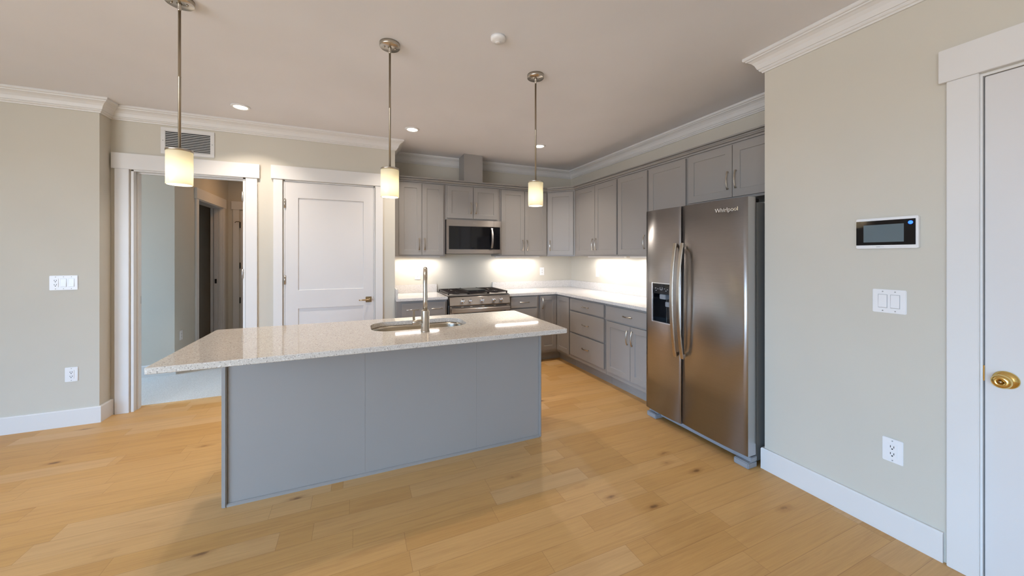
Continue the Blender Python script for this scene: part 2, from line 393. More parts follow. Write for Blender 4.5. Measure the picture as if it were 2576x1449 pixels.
MB().box(OX0+.0205, OX0+.0225, YL+.09, YL+.115, .95, 1.02).build('strike_plate', 'screw', t2)
for z in (1.93, 1.17, .3): MB().cyl((OX1-.022, YL-.008, z), .006, .09, 'z', 12).box(OX1-.0215, OX1-.0195, YL-.003, YL+.02, z, z+.09).build('hinge', 'screw', t2)
mb = casing('t', CX0, CX1, OZ-.002, .085, YL, 0, 2.305)
mb.box(CX0+.0005, CX0+.012, YL-.003, YL+.118, 0, OZ-.012).box(CX1-.012, CX1-.0005, YL-.003, YL+.118, 0, OZ-.012).box(CX0+.012, CX1-.012, YL-.003, YL+.118, OZ-.012, OZ-.0005)
struct(mb.build('trim_3', 'trim'))
# white corner strip where the closet wall ends
# hall end wall door casing and the pocket opening casing
mb = casing('t', -1.80, -.98, 2.16, .09, 7.35, 0, 2.30)
struct(mb.build('trim_5', 'trim'))
def casing_x(x, y0, y1, z, wc, zt, sgn, over=.02):
    mb = MB(); b = .002; a, c = sorted((x+sgn*.0005, x+sgn*.02)); a2, c2 = sorted((x+sgn*.0005, x+sgn*.028))
    mb.box(a, c, y0-wc, y0-.006, 0, z+.006, b).box(a, c, y1+.006, y1+wc, 0, z+.006, b).box(a2, c2, y0-wc-over, y1+wc+over, z+.006, zt, b); return mb
mb = casing_x(-1.96, HY0, HY1, 2.145, .085, 2.295, 1)
mb.box(-1.96-HT, -1.955, HY1-.014, HY1-.0005, 0, 2.155).box(-1.96-HT, -1.955, HY0+.0005, HY0+.014, 0, 2.155).box(-1.96-HT, -1.955, HY0+.014, HY1-.014, 2.141, 2.1545)
mb.box(-1.995, -1.975, HY1-.024, HY1-.014, 0, 2.14).box(-2.10, -2.066, HY1-.024, HY1-.014, 0, 2.14)
struct(mb.build('trim_6', 'trim'))
pk = struct(MB().box(-2.056, -2.006, HY1-.034, HY1-.0145, 0.01, 2.138, .002).build('door_4', 'door'))
MB().box(-2.044, -2.018, HY1-.036, HY1-.0342, .96, 1.03).build('door_pull', 'blackm', pk)
mb = casing_x(XR, DY0, DY1-.012, DZ-.002, .098, 2.315, -1, .022)
mb.box(XR-.003, XR+.118, DY1-.012, DY1-.0005, 0, DZ).box(XR-.003, XR+.118, DY0+.0005, DY0+.012, 0, DZ).box(XR-.003, XR+.118, DY0+.012, DY1-.012, DZ-.01, DZ-.0005)
struct(mb.build('trim_4', 'trim'))

# ------------------------------------------------------------------ doors
def panel_front(x0, x1, z0, z1, yf, th, rail, panels, rec=.008, bev=.0015, slope=.003):
    """slab facing -y with recessed panels [(x0,x1,z0,z1)]; front plane yf"""
    mb = MB(); t = mb.bm
    xs = sorted({x0, x1, *[p[0] for p in panels], *[p[1] for p in panels]}); zs = sorted({z0, z1, *[p[2] for p in panels], *[p[3] for p in panels]})
    V = {}
    def v(x, y, z):
        k = (round(x, 5), round(y, 5), round(z, 5))
        if k not in V: V[k] = t.verts.new((x, y, z))
        return V[k]
    for i in range(len(xs)-1):
        for j in range(len(zs)-1):
            a, b, c, d = xs[i], xs[i+1], zs[j], zs[j+1]
            inp = any(a >= p[0]-1e-6 and b <= p[1]+1e-6 and c >= p[2]-1e-6 and d <= p[3]+1e-6 for p in panels)
            if not inp: t.faces.new((v(a, yf, c), v(b, yf, c), v(b, yf, d), v(a, yf, d)))
    for a, b, c, d in panels:
        s_ = slope; y2 = yf+rec
        o_ = [(a, c), (b, c), (b, d), (a, d)]; i_ = [(a+s_, c+s_), (b-s_, c+s_), (b-s_, d-s_), (a+s_, d-s_)]
        for k in range(4):
            p, q = o_[k], o_[(k+1) % 4]; r, s2 = i_[(k+1) % 4], i_[k]
            # split along grid lines of the outer ring
            t.faces.new((v(p[0], yf, p[1]), v(q[0], yf, q[1]), v(r[0], y2, r[1]), v(s2[0], y2, s2[1])))
        t.faces.new([v(p[0], y2, p[1]) for p in i_])
    # sides and back
    for (ax, az), (bx, bz) in (((x0, z0), (x1, z0)), ((x1, z0), (x1, z1)), ((x1, z1), (x0, z1)), ((x0, z1), (x0, z0))):
        t.faces.new((v(ax, yf, az), v(ax, yf+th, az), v(bx, yf+th, bz), v(bx, yf, bz)))
    t.faces.new((v(x0, yf+th, z0), v(x0, yf+th, z1), v(x1, yf+th, z1), v(x1, yf+th, z0)))
    bmesh.ops.recalc_face_normals(t, faces=t.faces)
    return mb
d1 = struct(panel_front(CX0+.015, CX1-.015, .012, OZ-.015, YL-.006, .038, .1, [(-.555, .070, 1.035, 1.99), (-.555, .070, .22, .848)], .009, slope=.004).build('door_1', 'door'))
for z in (1.88, 1.10, .28): MB().cyl((CX0+.013, YL-.012, z), .0065, .095, 'z', 12).box(CX0+.0125, CX0+.0145, YL-.006, YL+.02, z, z+.095).build('hinge', 'nickel', d1)
lv = MB().box(.090, .150, YL-.016, YL-.0062, .880, .942, .003).cyl((.128, YL-.052, .911), .011, .036, 'y', 20).tube([(.128, YL-.052, .911), (.110, YL-.056, .911), (.06, YL-.056, .911), (.022, YL-.056, .910)], [.010, .0085, .0075, .007]).build('lever_handle', 'bronze', d1)
MB().box(CX1-.0138, CX1-.0122, YL-.0065, YL+.02, .885, .94).build('latch_plate', 'blackm', d1)
# white flush door in the near right wall
d2 = struct(MB().box(XR+.004, XR+.042, DY0+.015, DY1-.016, .012, DZ-.013, .002).build('door_2', 'door'))
kn = MB().lathe([(0,0),(.034,0),(.036,.003),(.034,.007),(.022,.012),(.014,.016),(.012,.026),(.013,.032),(.021,.036),(.027,.044),(.028,.053),(.025,.061),(.018,.065),(.010,.066),(.0095,.064),(0,.064)], (XR+.0038, .553, .880), '-x', 40)
knob = kn.build('door_knob', 'brass', d2)
MB().cyl((XR-.0608, .553, .880), .0055, .003, '-x', 20).build('knob_button', 'bronze', knob)
MB().box(XR+.0005, XR+.004, DY1-.0158, DY1-.0125, .86, .925).build('latch_plate', 'brass', d2)
d3 = struct(MB().box(-1.785, -.985, 7.335, 7.3495, .012, 2.145, .002).build('door_3', 'door'))
for z in (1.86, 1.18, .6): MB().cyl((-1.79, 7.326, z), .008, .1, 'z', 12).build('hinge', 'blackm', d3)
MB().tube([(-1.79, 7.32, 1.955), (-1.80, 7.30, 1.96), (-1.83, 7.28, 1.96), (-1.85, 7.275, 1.94)], .005, 10).build('door_stop', 'blackm', d3)

# ------------------------------------------------------------------ wall fittings
def plate(name, label, cat, loc, rz, gangs, w_, h_=.117, group=None):
    """local: faces -y, centred on x=0,z=0; gangs list of 'rocker'/'outlet'"""
    t = thing(name, label, cat, loc, rz, group)
    MB().box(-w_/2, w_/2, -.006, -.0005, -h_/2, h_/2, .003).build('cover_plate', 'plastic', t)
    n = len(gangs)
    for i, g in enumerate(gangs):
        cx = (i-(n-1)/2)*.046
        for s_ in (-1, 1): MB().cyl((cx, -.0075, s_*.048), .0028, .002, 'y', 12).build('screw', 'screw', t)
        if g == 'rocker':
            MB().box(cx-.0175, cx+.0175, -.0068, -.0055, -.034, .034).build('rocker_frame', 'screw', t)
            MB().prism([(-.0105, -.031), (-.0062, -.033), (-.0062, .033), (-.008, .031)], 'x', cx-.0155, cx+.0155).build('rocker', 'plastic', t)
        else:
            MB().box(cx-.0175, cx+.0175, -.0085, -.0055, -.034, .034, .001).build('receptacle', 'plastic', t)
            for s_ in (-1, 1):
                k = MB().box(cx-.0075, cx-.0050, -.0092, -.0086, s_*.017-.002, s_*.017+.008).box(cx+.0050, cx+.0075, -.0092, -.0086, s_*.017-.002, s_*.017+.008)
                k.cyl((cx, -.0092, s_*.017-.008), .0032, .0007, 'y', 12)
                k.build('socket_slots', 'slot', t)
    return t
plate('switch_plate', 'white three-gang plate with outlet and two rocker switches on left wall', 'light switch', (-2.19, YJ, 1.172), 0, ['outlet', 'rocker', 'rocker'], .165)
plate('wall_outlet', 'white power outlet low on left wall near the corner', 'outlet', (-2.145, YJ, .42), 0, ['outlet'], .078)
plate('switch_plate', 'white double rocker switch on right wall under the intercom', 'light switch', (XR, .905, 1.163), -PI/2, ['rocker', 'rocker'], .125)
plate('wall_outlet', 'white power outlet low on right wall beside the white door', 'outlet', (XR, .892, .422), -PI/2, ['outlet'], .076)
plate('wall_outlet', 'white power outlet on hall wall seen through the open doorway', 'outlet', (-1.96, 5.60, .43), PI/2, ['outlet'], .076)
plate('wall_outlet', 'white outlet on backsplash left of the range, behind the faucet', 'outlet', (.728, YK, 1.143), 0, ['outlet'], .073)
plate('wall_outlet', 'white outlet on backsplash right of the range', 'outlet', (2.563, YK, 1.16), 0, ['outlet'], .073)
plate('wall_outlet', 'white outlet on backsplash of the right wall counter, left of fridge', 'outlet', (XK, 4.125, 1.16), -PI/2, ['outlet'], .073)

def text_mesh(txt, size, depth, name, m, parent, mtx, spacing=1.0):
    cu = bpy.data.curves.new(name, 'FONT'); cu.body = txt; cu.size = size; cu.extrude = depth; cu.align_x = 'CENTER'; cu.align_y = 'CENTER'; cu.space_character = spacing
    to = bpy.data.objects.new(name+'_tmp', cu); C.objects.link(to)
    dg = bpy.context.evaluated_depsgraph_get(); me = bpy.data.meshes.new_from_object(to.evaluated_get(dg)); bpy.data.objects.remove(to)
    me.transform(mtx); me.materials.clear(); me.materials.append(M[m]); o = bpy.data.objects.new(name, me); C.objects.link(o); o.parent = parent; return o
FRONT = Matrix.Rotation(PI/2, 4, 'X')     # text plane facing -y

t = thing('video_intercom', 'white wall intercom monitor with black glass face on right wall', 'intercom', (XR, .911, 1.505), -PI/2)
MB().box(-.115, .115, -.026, -.0005, -.077, .077, .003).build('housing', 'plastic', t)
gp = MB().box(-.113, .107, -.0275, -.0262, -.060, .064, .0005).build('glass_face', 'black', t)
MB().box(-.083, .067, -.0283, -.0276, -.045, .043).build('display', 'screen', gp)
MB().lathe([(0, 0), (.0085, 0), (.0085, .0008), (0, .0008)], (.090, -.0276, .046), '-y', 24).build('status_light', 'blue_led', gp)
MB().box(-.034, -.019, -.0266, -.0261, -.0698, -.0672).build('lettering', 'screw', t)
MB().box(-.0175, -.006, -.0265, -.0261, -.0694, -.0676).build('lettering', 'pale_letter', t)

# return air vent above the opening
t = thing('return_vent', 'white louvred air return grille high above the open doorway', 'vent', (-1.445, YL, 2.448))
W2, H2 = .197, .122
mb = MB(); mb.box(-W2, W2, -.008, -.0005, H2-.03, H2, .002).box(-W2, W2, -.008, -.0005, -H2, -H2+.03, .002).box(-W2, -W2+.032, -.008, -.0005, -H2+.03, H2-.03, .002).box(W2-.032, W2, -.008, -.0005, -H2+.03, H2-.03, .002)
mb.build('vent_frame', 'trim', t)
MB().box(-W2+.033, W2-.033, -.002, -.0006, -H2+.031, H2-.031).build('vent_backing', 'slot', t)
mb = MB()
for i in range(12):
    z = -H2+.033 + i*.0158
    mb.prism([(-.0075, z), (-.0065, z), (-.0032, z+.0065), (-.0042, z+.0065)], 'x', -W2+.032, W2-.032)
mb.build('louvres', 'trim', t)
for s_ in (-1, 1): MB().cyl((s_*(W2-.016), -.0095, 0), .004, .002, 'y', 12).build('screw', 'screw', t)

t = thing('smoke_detector', 'small round white smoke detector on the ceiling', 'smoke detector', (.778, 2.012, CZ))
MB().lathe([(0, -.030), (.022, -.030), (.026, -.026), (.034, -.026), (.043, -.018), (.045, -.012), (.045, -.0005), (0, -.0005)], n=40).build('housing', 'plastic', t)
MB().lathe([(0, -.034), (.014, -.034), (.016, -.0305), (0, -.0305)], n=24).build('sensor_cap', 'plastic', t)

for i, (x, y, lab) in enumerate([(-.935, 3.84, 'round recessed ceiling downlight in front of the air vent'), (.527, 3.82, 'round recessed ceiling downlight between the middle pendant and range hood chase'), (1.996, 3.80, 'round recessed ceiling downlight behind the right-hand pendant rod')]):
    t = thing('downlight', lab, 'ceiling light', (x, y, CZ), 0, 'recessed downlights in the ceiling')
    MB().lathe([(.050, -.004), (.056, -.010), (.068, -.008), (.073, -.0005), (.050, -.0005)], n=48).lathe([(.073, -.0005), (.050, -.0005)], n=48).build('trim_ring', 'plastic', t)
    MB().lathe([(0, -.006), (.0515, -.006), (.0515, -.002), (0, -.002)], n=40).build('lens', 'lens', t)
    a = area('downlight_lamp', (x, y, CZ-.012), (0, 0, 0), .1, .1, 6.5, WARM, spread=math.radians(115)); a.data.shape = 'DISK'

t = thing('downlight', 'added unseen ceiling downlight in the hall beyond the open doorway', 'ceiling light', (-1.35, 6.5, CZ), 0)  # fixture added out of view to light the hall warmly
MB().lathe([(.050, -.004), (.056, -.010), (.068, -.008), (.073, -.0005), (.050, -.0005)], n=48).build('trim_ring', 'plastic', t)
MB().lathe([(0, -.006), (.0515, -.006), (.0515, -.002), (0, -.002)], n=40).build('lens', 'lens', t)
a = area('downlight_lamp', (-1.35, 6.5, CZ-.012), (0, 0, 0), .1, .1, 3.0, (1, .52, .18)); a.data.shape = 'DISK'  # weak warm lamp of the added hall fixture

# ------------------------------------------------------------------ pendants
def pendant(x, y, lab, first=None):
    t = thing('pendant_light', lab, 'pendant lamp', (x, y, CZ), 0, 'pendant lights over the island')
    c = MB().lathe([(0, -.024), (.058, -.024), (.061, -.021), (.061, -.0005), (0, -.0005)], n=48).build('canopy', 'nickel', t)
    for s_ in (-1, 1): MB().lathe([(0, -.030), (.004, -.030), (.005, -.0245), (0, -.0245)], (s_*.032, 0, 0), n=14).build('canopy_nut', 'nickel', c)
    MB().lathe([(0, -.062), (.006, -.062), (.008, -.056), (.008, -.032), (.012, -.0245), (0, -.0245)], n=20).build('swivel', 'nickel', t)
    MB().lathe([(0, -.765), (.0062, -.765), (.0062, -.40), (.0068, -.399), (.0068, -.395), (.0062, -.394), (.0062, -.063), (0, -.063)], n=18).build('rod', 'rodmetal', t)
    MB().lathe([(.0, -.760), (.010, -.760), (.018, -.768), (.0545, -.770), (.0555, -.772), (.0555, -.780), (.050, -.7805), (0, -.7805)], n=48).build('shade_cap', 'nickel', t)
    MB().lathe([(.0525, -.781), (.0535, -.781), (.0535, -.946), (.051, -.9485), (.0485, -.946), (.0485, -.781), (.0525, -.781)], n=48).build('glass_shade', 'opal', t)
    MB().lathe([(0, -.90), (.012, -.898), (.018, -.885), (.014, -.86), (.011, -.84), (.011, -.7810), (0, -.7810)], n=20).build('bulb', 'lens', t)
    point('pendant_bulb', (x, y, CZ-.905), 6.2, (1, .84, .68), .012)
    return t
pendant(-.829, 2.355, 'frosted glass cylinder pendant lamp nearest, hanging in front of the air vent')
pendant(.188, 2.338, 'middle frosted glass pendant lamp, between the closet door and grey cabinets')
pendant(1.190, 2.325, 'right-hand frosted glass pendant lamp, in front of the grey cabinet doors')

# ------------------------------------------------------------------ cabinets
def bow_pull(parent, x, z, yf, length=.145, vert=True):
    pts = []; n = 14
    for i in range(n+1):
        t = i/n; s_ = 2*t-1; o_ = .012 + .016*(1-s_*s_)
        d = s_*length/2
        pts.append((x, yf-o_, z+d) if vert else (x+d, yf-o_, z))
    mb = MB().strap(pts, (1, 0, 0) if vert else (0, 0, 1), [.013-.004*math.sin(PI*i/n) for i in range(n+1)], .005)
    for s_ in (-1, 1):
        d = s_*(length/2-.006)
        if vert: mb.box(x-.0055, x+.0055, yf-.015, yf-.0003, z+d-.006, z+d+.006, .0015)
        else: mb.box(x+d-.006, x+d+.006, yf-.015, yf-.0003, z-.0055, z+.0055, .0015)
    return mb.build('handle', 'nickel', parent)
RAIL = .058
def shaker(parent, x0, x1, z0, z1, yf, name='door', hx=None, hz=None):
    d = panel_front(x0, x1, z0, z1, yf, .019, RAIL, [(x0+RAIL, x1-RAIL, z0+RAIL, z1-RAIL)], .007, slope=.002).build(name, 'cab', parent)
    b = d.modifiers.new('edge', 'BEVEL'); b.width = .0015; b.segments = 2; b.limit_method = 'ANGLE'; b.angle_limit = math.radians(60)
    if hx is not None: bow_pull(d, hx, hz, yf)
    return d
def drawer(parent, x0, x1, z0, z1, yf, handle=True):
    d = MB().box(x0, x1, yf, yf+.019, z0, z1, .0035, 2).build('drawer', 'cab', parent)
    if handle: bow_pull(d, (x0+x1)/2, (z0+z1)/2, yf, .13, False)
    return d
# uppers: local x along the wall, front frame at y=-depth, wall at y=0
UB, UT = 1.385, 2.285
def upper(label, x0, x1, doors, zb=UB, wall='back', group='grey upper wall cabinets'):
    if wall == 'back': t = thing('upper_cabinet', label, 'cabinet', ((x0+x1)/2, YK, zb), 0, group); f = lambda a: a-(x0+x1)/2
    else: t = thing('upper_cabinet', label, 'cabinet', (XK, (x0+x1)/2, zb), -PI/2, group); f = lambda a: (x0+x1)/2-a
    a, b = sorted((f(x0), f(x1)))
    MB().box(a+.0006, b-.0006, -.33, -.001, 0, UT-zb, .001).build('cabinet_body', 'cab', t)
    for d0, d1, hx in doors:
        p, q = sorted((f(d0), f(d1)))
        h = None if hx is None else (p+.03 if hx == 'l' else q-.03)
        shaker(t, p, q, .020, 2.27-zb, -.350, hx=h, hz=(.15 if zb < 1.5 else .155))
    return t
upper('grey two-door wall cabinet at the left end beside the closet wall', .402, 1.016, [(.462, .725, 'r'), (.730, .992, 'l')])
upper('short grey two-door wall cabinet above the microwave', 1.018, 1.748, [(1.040, 1.376, 'r'), (1.382, 1.718, 'l')], 1.848)
upper('grey two-door wall cabinet between the microwave and the corner', 1.750, 2.467, [(1.768, 2.108, 'r'), (2.114, 2.450, 'l')])
upper('grey two-door wall cabinet on right wall next to the corner', 3.300, 4.188, [(3.720, 4.125, 'r'), (3.310, 3.714, 'l')], wall='right')
upper('tall single-door grey wall cabinet on right wall, handle at its right edge', 2.826, 3.298, [(2.836, 3.283, 'r')], wall='right')
upper('single-door grey wall cabinet on right wall just left of the fridge top', 2.352, 2.824, [(2.366, 2.812, None)], wall='right')
upper('short grey two-door wall cabinet above the refrigerator', 1.508, 2.350, [(1.927, 2.337, 'r'), (1.516, 1.921, 'l')], 1.838, wall='right')
# diagonal corner cabinet
t = thing('upper_cabinet', 'diagonal corner grey wall cabinet with one narrow door', 'cabinet', (XK-.61, YK-.33, UB), -PI/4, 'grey upper wall cabinets')
R = Matrix.Rotation(PI/4, 2)
def loc(x, y): v = R @ Vector((x-(XK-.61), y-(YK-.33))); return (v.x, v.y)
pts = [loc(*p) for p in ((XK-.609, YK-.33), (XK-.33, YK-.609), (XK-.001, YK-.609), (XK-.001, YK-.001), (XK-.609, YK-.001))]
MB().prism(pts, 'z', 0, UT-UB).build('cabinet_body', 'cab', t)
shaker(t, .022, .375, .020, 2.27-UB, -.020, hx=.052, hz=.15)
# moulding along the top of the wall cabinets
cr = [(0, 2.286), (.008, 2.286), (.008, 2.297), (.001, 2.299), (.001, 2.304), (.016, 2.306), (.024, 2.315), (.032, 2.317), (.032, 2.322), (.020, 2.324), (.020, 2.329), (.046, 2.331), (.046, 2.342), (-.04, 2.342), (-.04, 2.286)]
tag(sweep([(XS+.0005, YK-.33), (XK-.61, YK-.33), (XK-.33, YK-.61), (XK-.33, YE+.001)], cr, False, -1).build('cabinet_crown_moulding', 'cab'), 'grey stepped crown moulding running along the tops of the wall cabinets', 'moulding')
# duct chase
t = thing('duct_chase', 'tall narrow grey boxed duct between cabinet tops and ceiling', 'duct cover', (1.385, YK, 2.343))
MB().box(-.125, .125, -.33, -.0925, 0, CZ-2.343-.001, .001).build('duct_box', 'cab', t)
for p, q in ((-.125, -.105), (.105, .125)): MB().box(p, q, -.334, -.3303, 0, CZ-2.344, .001).build('corner_bead', 'cab', t)

# LED bars and their light
def led(x, y, ln, rz, lab, z=UB):
    t = thing('under_cabinet_light', lab, 'light', (x, y, z), rz, 'light bars under the wall cabinets')
    mb = MB().box(-ln/2, ln/2, -.022, .022, -.004, -.0006)
    mb.box(-ln/2, ln/2, -.022, -.018, -.014, -.004).box(-ln/2, ln/2, .018, .022, -.014, -.004).box(-ln/2, -ln/2+.004, -.018, .018, -.014, -.004).box(ln/2-.004, ln/2, -.018, .018, -.014, -.004)
    mb.build('housing', 'plastic', t)
    MB().box(-ln/2+.005, ln/2-.005, -.017, .017, -.009, -.0042).build('diffuser', 'ledbar', t)
    area('led_lamp', (x, y, z-.0105), (0, 0, rz), ln-.03, .03, 4.2*ln, LED)
led(.71, YK-.13, .56, 0, 'white light bar under the wall cabinet left of the microwave')
led(2.10, YK-.13, .68, 0, 'white light bar under the wall cabinet right of the microwave')
led(XK-.13, 2.95, .72, -PI/2, 'white light bar under the right wall cabinets near the fridge')
led(XK-.13, 3.78, .72, -PI/2, 'white light bar under the right wall cabinets near the corner')

# bases: local as uppers; body front at -.61, fronts .02 ahead
BT = .883
def base_cab(label, x0, x1, wall, group='grey base cabinets', end=0):
    if wall == 'back': t = thing('base_cabinet', label, 'cabinet', ((x0+x1)/2, YK, 0), 0, group); f = lambda a: a-(x0+x1)/2
    else: t = thing('base_cabinet', label, 'cabinet', (XK, (x0+x1)/2, 0), -PI/2, group); f = lambda a: (x0+x1)/2-a
    a, b = sorted((f(x0), f(x1)))
    MB().box(a+.0006, b-.0006, -.61, -.001, .115, BT, .001).build('cabinet_body', 'cab', t)
    MB().box(a+.0006, b-.0006, -.535, -.001, .0, .1145).build('toe_kick', 'cab', t)
    return t, (lambda p, q: sorted((f(p), f(q))))
YB = -.630
t, f = base_cab('grey base cabinet left of the range with two drawers', .402, .975, 'back')
for a, b in ((.458, .700), (.745, .955)): drawer(t, *f(a, b), .705, .860, YB)
for a, b, h in ((.458, .700, 'r'), (.745, .955, 'l')):
    p, q = f(a, b); shaker(t, p, q, .15, .690, YB, hx=(q-.03 if h == 'r' else p+.03), hz=.60)
t, f = base_cab('narrow grey drawer cabinet right of the range', 1.765, 2.188, 'back')
for z0, z1 in ((.728, .868), (.448, .712), (.15, .432)): drawer(t, *f(1.786, 2.160), z0, z1, YB)
# L-shaped corner base cabinet
t = thing('base_cabinet', 'corner grey base cabinet with two doors meeting at the inner corner', 'cabinet', (XK, YK, 0), 0, 'grey base cabinets')
X0, Y0 = 2.190-XK, 3.866-YK
mb = MB().prism([(X0, -.001), (X0, -.61), (-.61, -.61), (-.61, Y0), (-.001, Y0), (-.001, -.001)], 'z', .115, BT); mb.build('cabinet_body', 'cab', t)
MB().prism([(X0, -.001), (X0, -.535), (-.535, -.535), (-.535, Y0), (-.001, Y0), (-.001, -.001)], 'z', 0, .1145).build('toe_kick', 'cab', t)
shaker(t, 2.203-XK, -.634, .15, .868, YB, hx=2.203-XK+.03, hz=.77)
sd = panel_front(3.872-YK, -.634, .15, .868, 0, .019, RAIL, [(3.872-YK+.05, -.634-.05, .15+RAIL, .868-RAIL)], .007, slope=.002)
bmesh.ops.transform(sd.bm, matrix=Matrix(((0,1,0,-.630),(1,0,0,0),(0,0,1,0),(0,0,0,1))), verts=sd.bm.verts); bmesh.ops.recalc_face_normals(sd.bm, faces=sd.bm.faces)
sd.build('door', 'cab', t)
t, f = base_cab('grey base cabinet on right wall with three stacked drawers', 3.158, 3.864, 'right')
for z0, z1 in ((.722, .860), (.452, .706), (.165, .436)): drawer(t, *f(3.175, 3.850), z0, z1, YB)
t, f = base_cab('grey base cabinet beside the fridge with one drawer over two doors', 2.450, 3.156, 'right')
drawer(t, *f(2.462, 3.140), .712, .860, YB)
for a, b, h in ((2.770, 3.130, 'r'), (2.462, 2.764, 'l')):
    p, q = f(a, b); shaker(t, p, q, .165, .697, YB, hx=(q-.03 if h == 'r' else p+.03), hz=.585)

# countertops
CT0, CT1 = .884, .914
t = tag(MB().box(.402, .978, YK-.645, YK-.001, CT0, CT1, .003).box(.402, .978, YK-.021, YK-.001, CT1+.0002, 1.018, .002).box(.402, .420, YK-.645+.002, YK-.022, CT1+.0002, 1.018, .002).build('countertop', 'quartz2'),
        'pale quartz countertop section left of the range with backsplash lip', 'countertop')
mb = MB(); mb.prism([(1.762, YK-.001), (1.762, YK-.645), (XK-.645, YK-.645), (XK-.645, 2.448), (XK-.001, 2.448), (XK-.001, YK-.001)], 'z', CT0, CT1)
mb.box(1.762, XK-.001, YK-.021, YK-.001, CT1+.0002, 1.018, .002).box(XK-.021, XK-.001, 2.448, YK-.022, CT1+.0002, 1.018, .002)
tag(mb.build('countertop', 'quartz2'), 'L-shaped pale quartz countertop from the range round the corner to the fridge', 'countertop')
# painted backsplash areas (same wall paint, brighter)
# ------------------------------------------------------------------ island
IX0, IX1, IY0, IY1 = -.858, 1.312, 2.085, 2.985
IT = .898
t = thing('kitchen_island', 'grey island cabinet with a flat back panel under the quartz top', 'kitchen island', (.32, 2.7, 0))
bx0, bx1, by0, by1 = -.683-.32, 1.305-.32, 2.462-2.7, 2.965-2.7
SXa, SXb, SYa, SYb = .05-.32, .785-.32, 2.465-2.7+.012, 2.875-2.7
mb = MB(); mb.box(bx0, SXa, by0, by1, 0, IT-.031, .001).box(SXb, bx1, by0, by1, 0, IT-.031, .001).box(SXa, SXb, by0, by1, 0, IT-.25).box(SXa, SXb, by0, by0+.006, IT-.25, IT-.031).box(SXa, SXb, SYb, by1, IT-.25, IT-.031)
mb.build('island_body', 'cab', t)
MB().box(bx0, bx0+.022, by0-.016, by0-.0005, 0, IT-.0312, .004).box(bx1-.018, bx1, by0-.012, by0-.0005, 0, IT-.0312, .004).build('corner_moulding', 'cab', t)
MB().prism([(by0-.0005, 0), (by0-.012, 0), (by0-.012, .010), (by0-.004, .016), (by0-.0005, .016)], 'x', bx0+.0225, bx1-.0185).build('shoe_moulding', 'cab', t)
# island top with the sink cut-out
def rounded(x0, x1, y0, y1, r, n=10):
    P = []
    for cx, cy, a0 in ((x1-r, y0+r, -PI/2), (x1-r, y1-r, 0), (x0+r, y1-r, PI/2), (x0+r, y0+r, PI)):
        for k in range(n+1):
            a = a0+PI/2*k/n; P.append((cx+r*math.cos(a), cy+r*math.sin(a)))
    return P
SX0, SX1, SY0, SY1 = .088, .745, 2.475, 2.835
hole = rounded(SX0, SX1, SY0, SY1, .125); outer = rounded(IX0, IX1, IY0, IY1, .012, 4)
mb = MB(); bm = mb.bm
def slab(bm, outer, hole, z0, z1, b=.003):
    def ring(pts, z): return [bm.verts.new((x, y, z)) for x, y in pts]
    cx, cy = (IX0+IX1)/2, (IY0+IY1)/2
    ins = [(x+(-b if x > cx else b), y+(-b if y > cy else b)) for x, y in outer]
    Ts, To, Bo, Bs = ring(ins, z1), ring(outer, z1-b), ring(outer, z0+b), ring(ins, z0)
    Ht, Hb = ring(hole, z1), ring(hole, z0)
    for A, B in ((Ts, To), (To, Bo), (Bo, Bs), (Ht, Hb)):
        n = len(A)
        for i in range(n): bm.faces.new((A[i], B[i], B[(i+1) % n], A[(i+1) % n]))
    for A, B in ((Ts, Ht), (Bs, Hb)):
        ed = []
        for Rr in (A, B):
            for i in range(len(Rr)): ed.append(bm.edges.get((Rr[i], Rr[(i+1) % len(Rr)])))
        bmesh.ops.triangle_fill(bm, use_beauty=True, use_dissolve=False, edges=ed)
    bmesh.ops.recalc_face_normals(bm, faces=bm.faces)
slab(bm, outer, hole, IT-.030, IT)
tag(mb.build('island_countertop', 'quartz'), 'long speckled quartz island top overhanging the grey island', 'countertop')
# sink bowl
mb = MB(); bm = mb.bm; rs = []
for off, z in ((.02, IT-.0315), (-.004, IT-.0315), (-.002, IT-.05), (.004, IT-.20), (.02, IT-.225), (.05, IT-.232)):
    o_ = off if z < IT-.1 else off
    if off == .02 and z > IT-.1: pts = rounded(SX0-.02, SX1+.02, SY0-.02, SY1+.02, .14)
    else: pts = rounded(SX0+off, SX1-off, SY0+off, SY1-off, max(.02, .125-off))
    rs.append([bm.verts.new((x, y, z)) for x, y in pts])
for A, B in zip(rs, rs[1:]):
    n = len(A)
    for i in range(n): f_ = bm.faces.new((A[i], B[i], B[(i+1) % n], A[(i+1) % n])); f_.smooth = True
bm.faces.new(rs[-1][::-1])
t = thing('sink', 'oval undermount stainless sink set into the island top', 'sink', (0, 0, 0)); t.location = ((SX0+SX1)/2, (SY0+SY1)/2, IT-.232)
bmesh.ops.translate(bm, vec=-Vector(t.location), verts=bm.verts)
sk = mb.build('sink_bowl', 'sinksteel', t)
so = sk.modifiers.new('thickness', 'SOLIDIFY'); so.thickness = .0015; so.offset = -1
MB().lathe([(0, .004), (.03, .004), (.042, .006), (.045, .003), (.045, .001), (0, .001)], (0, 0, 0), n=28).build('drain', 'chrome', t)
